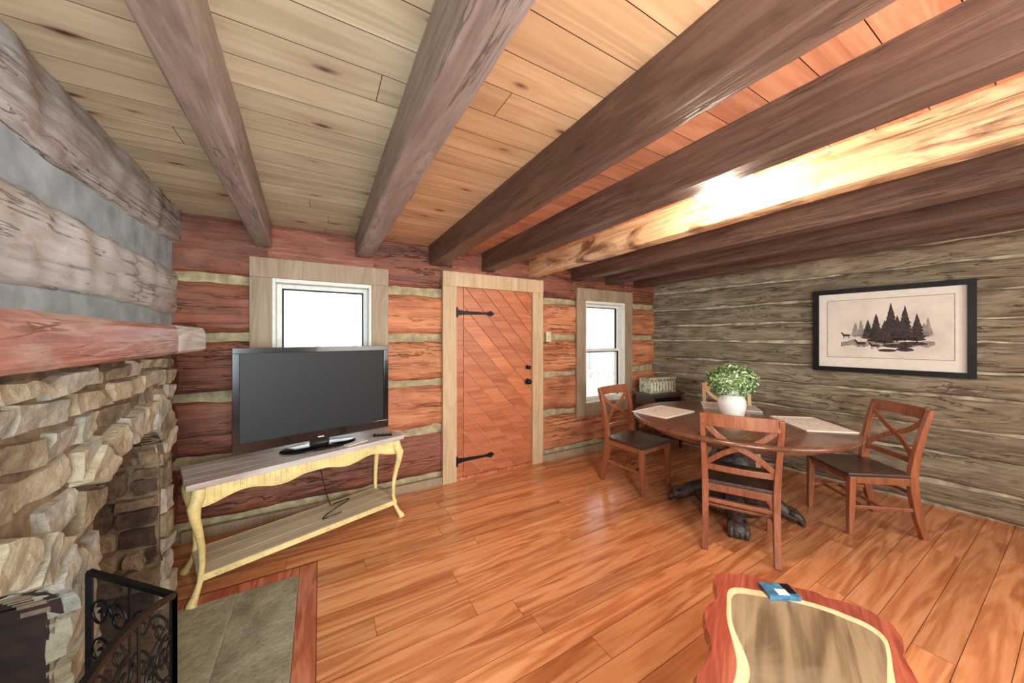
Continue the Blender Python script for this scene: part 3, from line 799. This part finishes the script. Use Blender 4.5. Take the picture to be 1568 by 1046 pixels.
fs.append(tuple(range(n))[::-1]); b.add(vs,fs,'slabred')
def smr(rg,k=5):
    n=len(rg); return [tuple(sum(rg[(i+j)%n][c] for j in range(-k,k+1))/(2*k+1) for c in range(3)) for i in range(n)]
def band(ra,rb,mat):
    b.add(ra+rb,[(i,(i+1)%n,n+(i+1)%n,n+i) for i in range(n)],mat)
A0=ring(.008,.448);A1=smr(ring(.088,.45,.03));A2=smr(ring(.118,.45,.05))
band(A0,A1,'slabred'); band(A1,A2,'sap'); b.add(A2,[tuple(range(n))],'heart')
for lx in(-.33,.33):
    for ly in(-.2,.1):
        b.sweep([(lx*1.08,ly*1.15,0),(lx,ly,.2),(lx*.95,ly,.40)],[.07,.06,.08],'slabred',ref=(0,1,0),n=10,smooth=True)
b.sweep([(-.34,-.045,.16),(0,-.045,.17),(.34,-.045,.16)],.04,'slabred',n=8,smooth=True)
b.sweep([(.34,-.2,.16),(.34,.1,.16)],.035,'slabred',n=8,smooth=True);b.sweep([(-.34,-.2,.16),(-.34,.1,.16)],.035,'slabred',n=8,smooth=True)
b.make('live_edge_coffee_table',(1.10,.42,0),math.atan2(.39,.92))
b=B(); b.box(-.055,.055,-.035,.035,.451,.466,'blue'); b.box(-.02,.02,-.03,.0,.466,.468,'paper'); b.box(.02,.05,-.02,.03,.466,.469,'black')
b.make('card_box',(1.525,.605,0),math.radians(-35),bevel=.002)

# ceiling light
b=B()
b.lathe([(.15,.0),(.15,-.02),(.145,-.03)],(0,0,0),'white',32)
b.lathe([(.14,-.025),(.14,-.06),(.12,-.10),(.08,-.13),(.03,-.145),(.005,-.147)],(0,0,0),'lamp',32)
LX,LY=1.86,1.00
b.make('flush_ceiling_light',(LX,LY,CEIL))

# ---------------- outside ----------------
b=B(); b.box(-8,14,3.35,5.2,-.25,-.12,'snow'); b.make('porch_deck')
b=B(); b.box(-8,14,3.35,5.3,2.35,2.42,'porch'); b.make('porch_roof')
b=B()
b.box(-6,12,5.02,5.10,.72,.78,'white'); b.box(-6,12,5.03,5.09,0,.05,'white')
x=-6
while x<12: b.box(x,x+.04,5.04,5.08,.05,.72,'white'); x+=.14
for x in(-2.6,1.2,6.6,9): b.box(x,x+.12,5.0,5.12,-.12,2.35,'white')
b.make('porch_railing')
b=B(); b.box(-40,60,5.2,60,-.8,-.7,'snow'); b.make('snowy_ground')
for i in range(22):
    b=B(); x=U(-10,26);y=U(9,18);r=U(.06,.15)
    b.sweep([(0,0,-.75),(U(-.1,.1),0,3),(U(-.3,.3),0,8)],[r*2.2,r*1.8,r],'trunk',ref=(0,1,0),n=8,smooth=True)
    for k in range(14):
        z_=U(.8,6); s_=random.choice((-1,1)); b.sweep([(0,0,z_),(s_*U(.5,1.2),U(-.3,.3),z_+U(.3,.9)),(s_*U(1.3,2),0,z_+U(.8,1.8))],[.06,.04,.02],'trunk',ref=(0,1,0),n=5)
    b.make('bare_tree',(x,y,0))

# ---------------- lights ----------------
w=bpy.data.worlds.new('sky'); scene.world=w; w.use_nodes=True
bg=w.node_tree.nodes['Background']; bg.inputs[0].default_value=(.92,.96,1,1); bg.inputs[1].default_value=3.0
def area(name,loc,target,size,power,col,spread=None):
    l=bpy.data.lights.new(name,'AREA'); l.shape='RECTANGLE'; l.size=size[0]; l.size_y=size[1]; l.energy=power; l.color=col
    o=bpy.data.objects.new(name,l); scene.collection.objects.link(o); o.location=loc
    o.rotation_euler=(Vector(target)-Vector(loc)).to_track_quat('-Z','Y').to_euler(); return o
def point(name,loc,power,col,r=.08):
    l=bpy.data.lights.new(name,'POINT'); l.energy=power; l.color=col; l.shadow_soft_size=r
    o=bpy.data.objects.new(name,l); scene.collection.objects.link(o); o.location=loc; return o
area('daylight_rear_window',(0.1,-1.7,1.4),(-1.0,2,1.9),(1.2,1.3),175,(.78,.92,1))
area('fill_area_rear',(3.0,-1.7,1.5),(2.6,3,1.2),(1.6,1.2),62,(1,.93,.84))  # added area fill behind the camera, no real lamp there
point('ceiling_bulb',(LX,LY,2.10),33,(1,.84,.66),.08)
point('fill_point',(.9,-.3,1.75),50,(1,.91,.80),.1)  # added point fill without a fixture, brightens the room

# ---------------- camera ----------------
cam=bpy.data.cameras.new('camera'); co=bpy.data.objects.new('camera',cam); scene.collection.objects.link(co)
cam.sensor_width=36; cam.lens=513/1568*36; cam.shift_y=-6/1568; cam.clip_start=.02
co.location=(0,0,H); co.rotation_euler=(math.radians(90),0,math.radians(-29.8))
scene.camera=co
try:
    scene.view_settings.view_transform='Standard'; scene.view_settings.look='None'; scene.view_settings.exposure=0.0
except Exception as e: print(e)
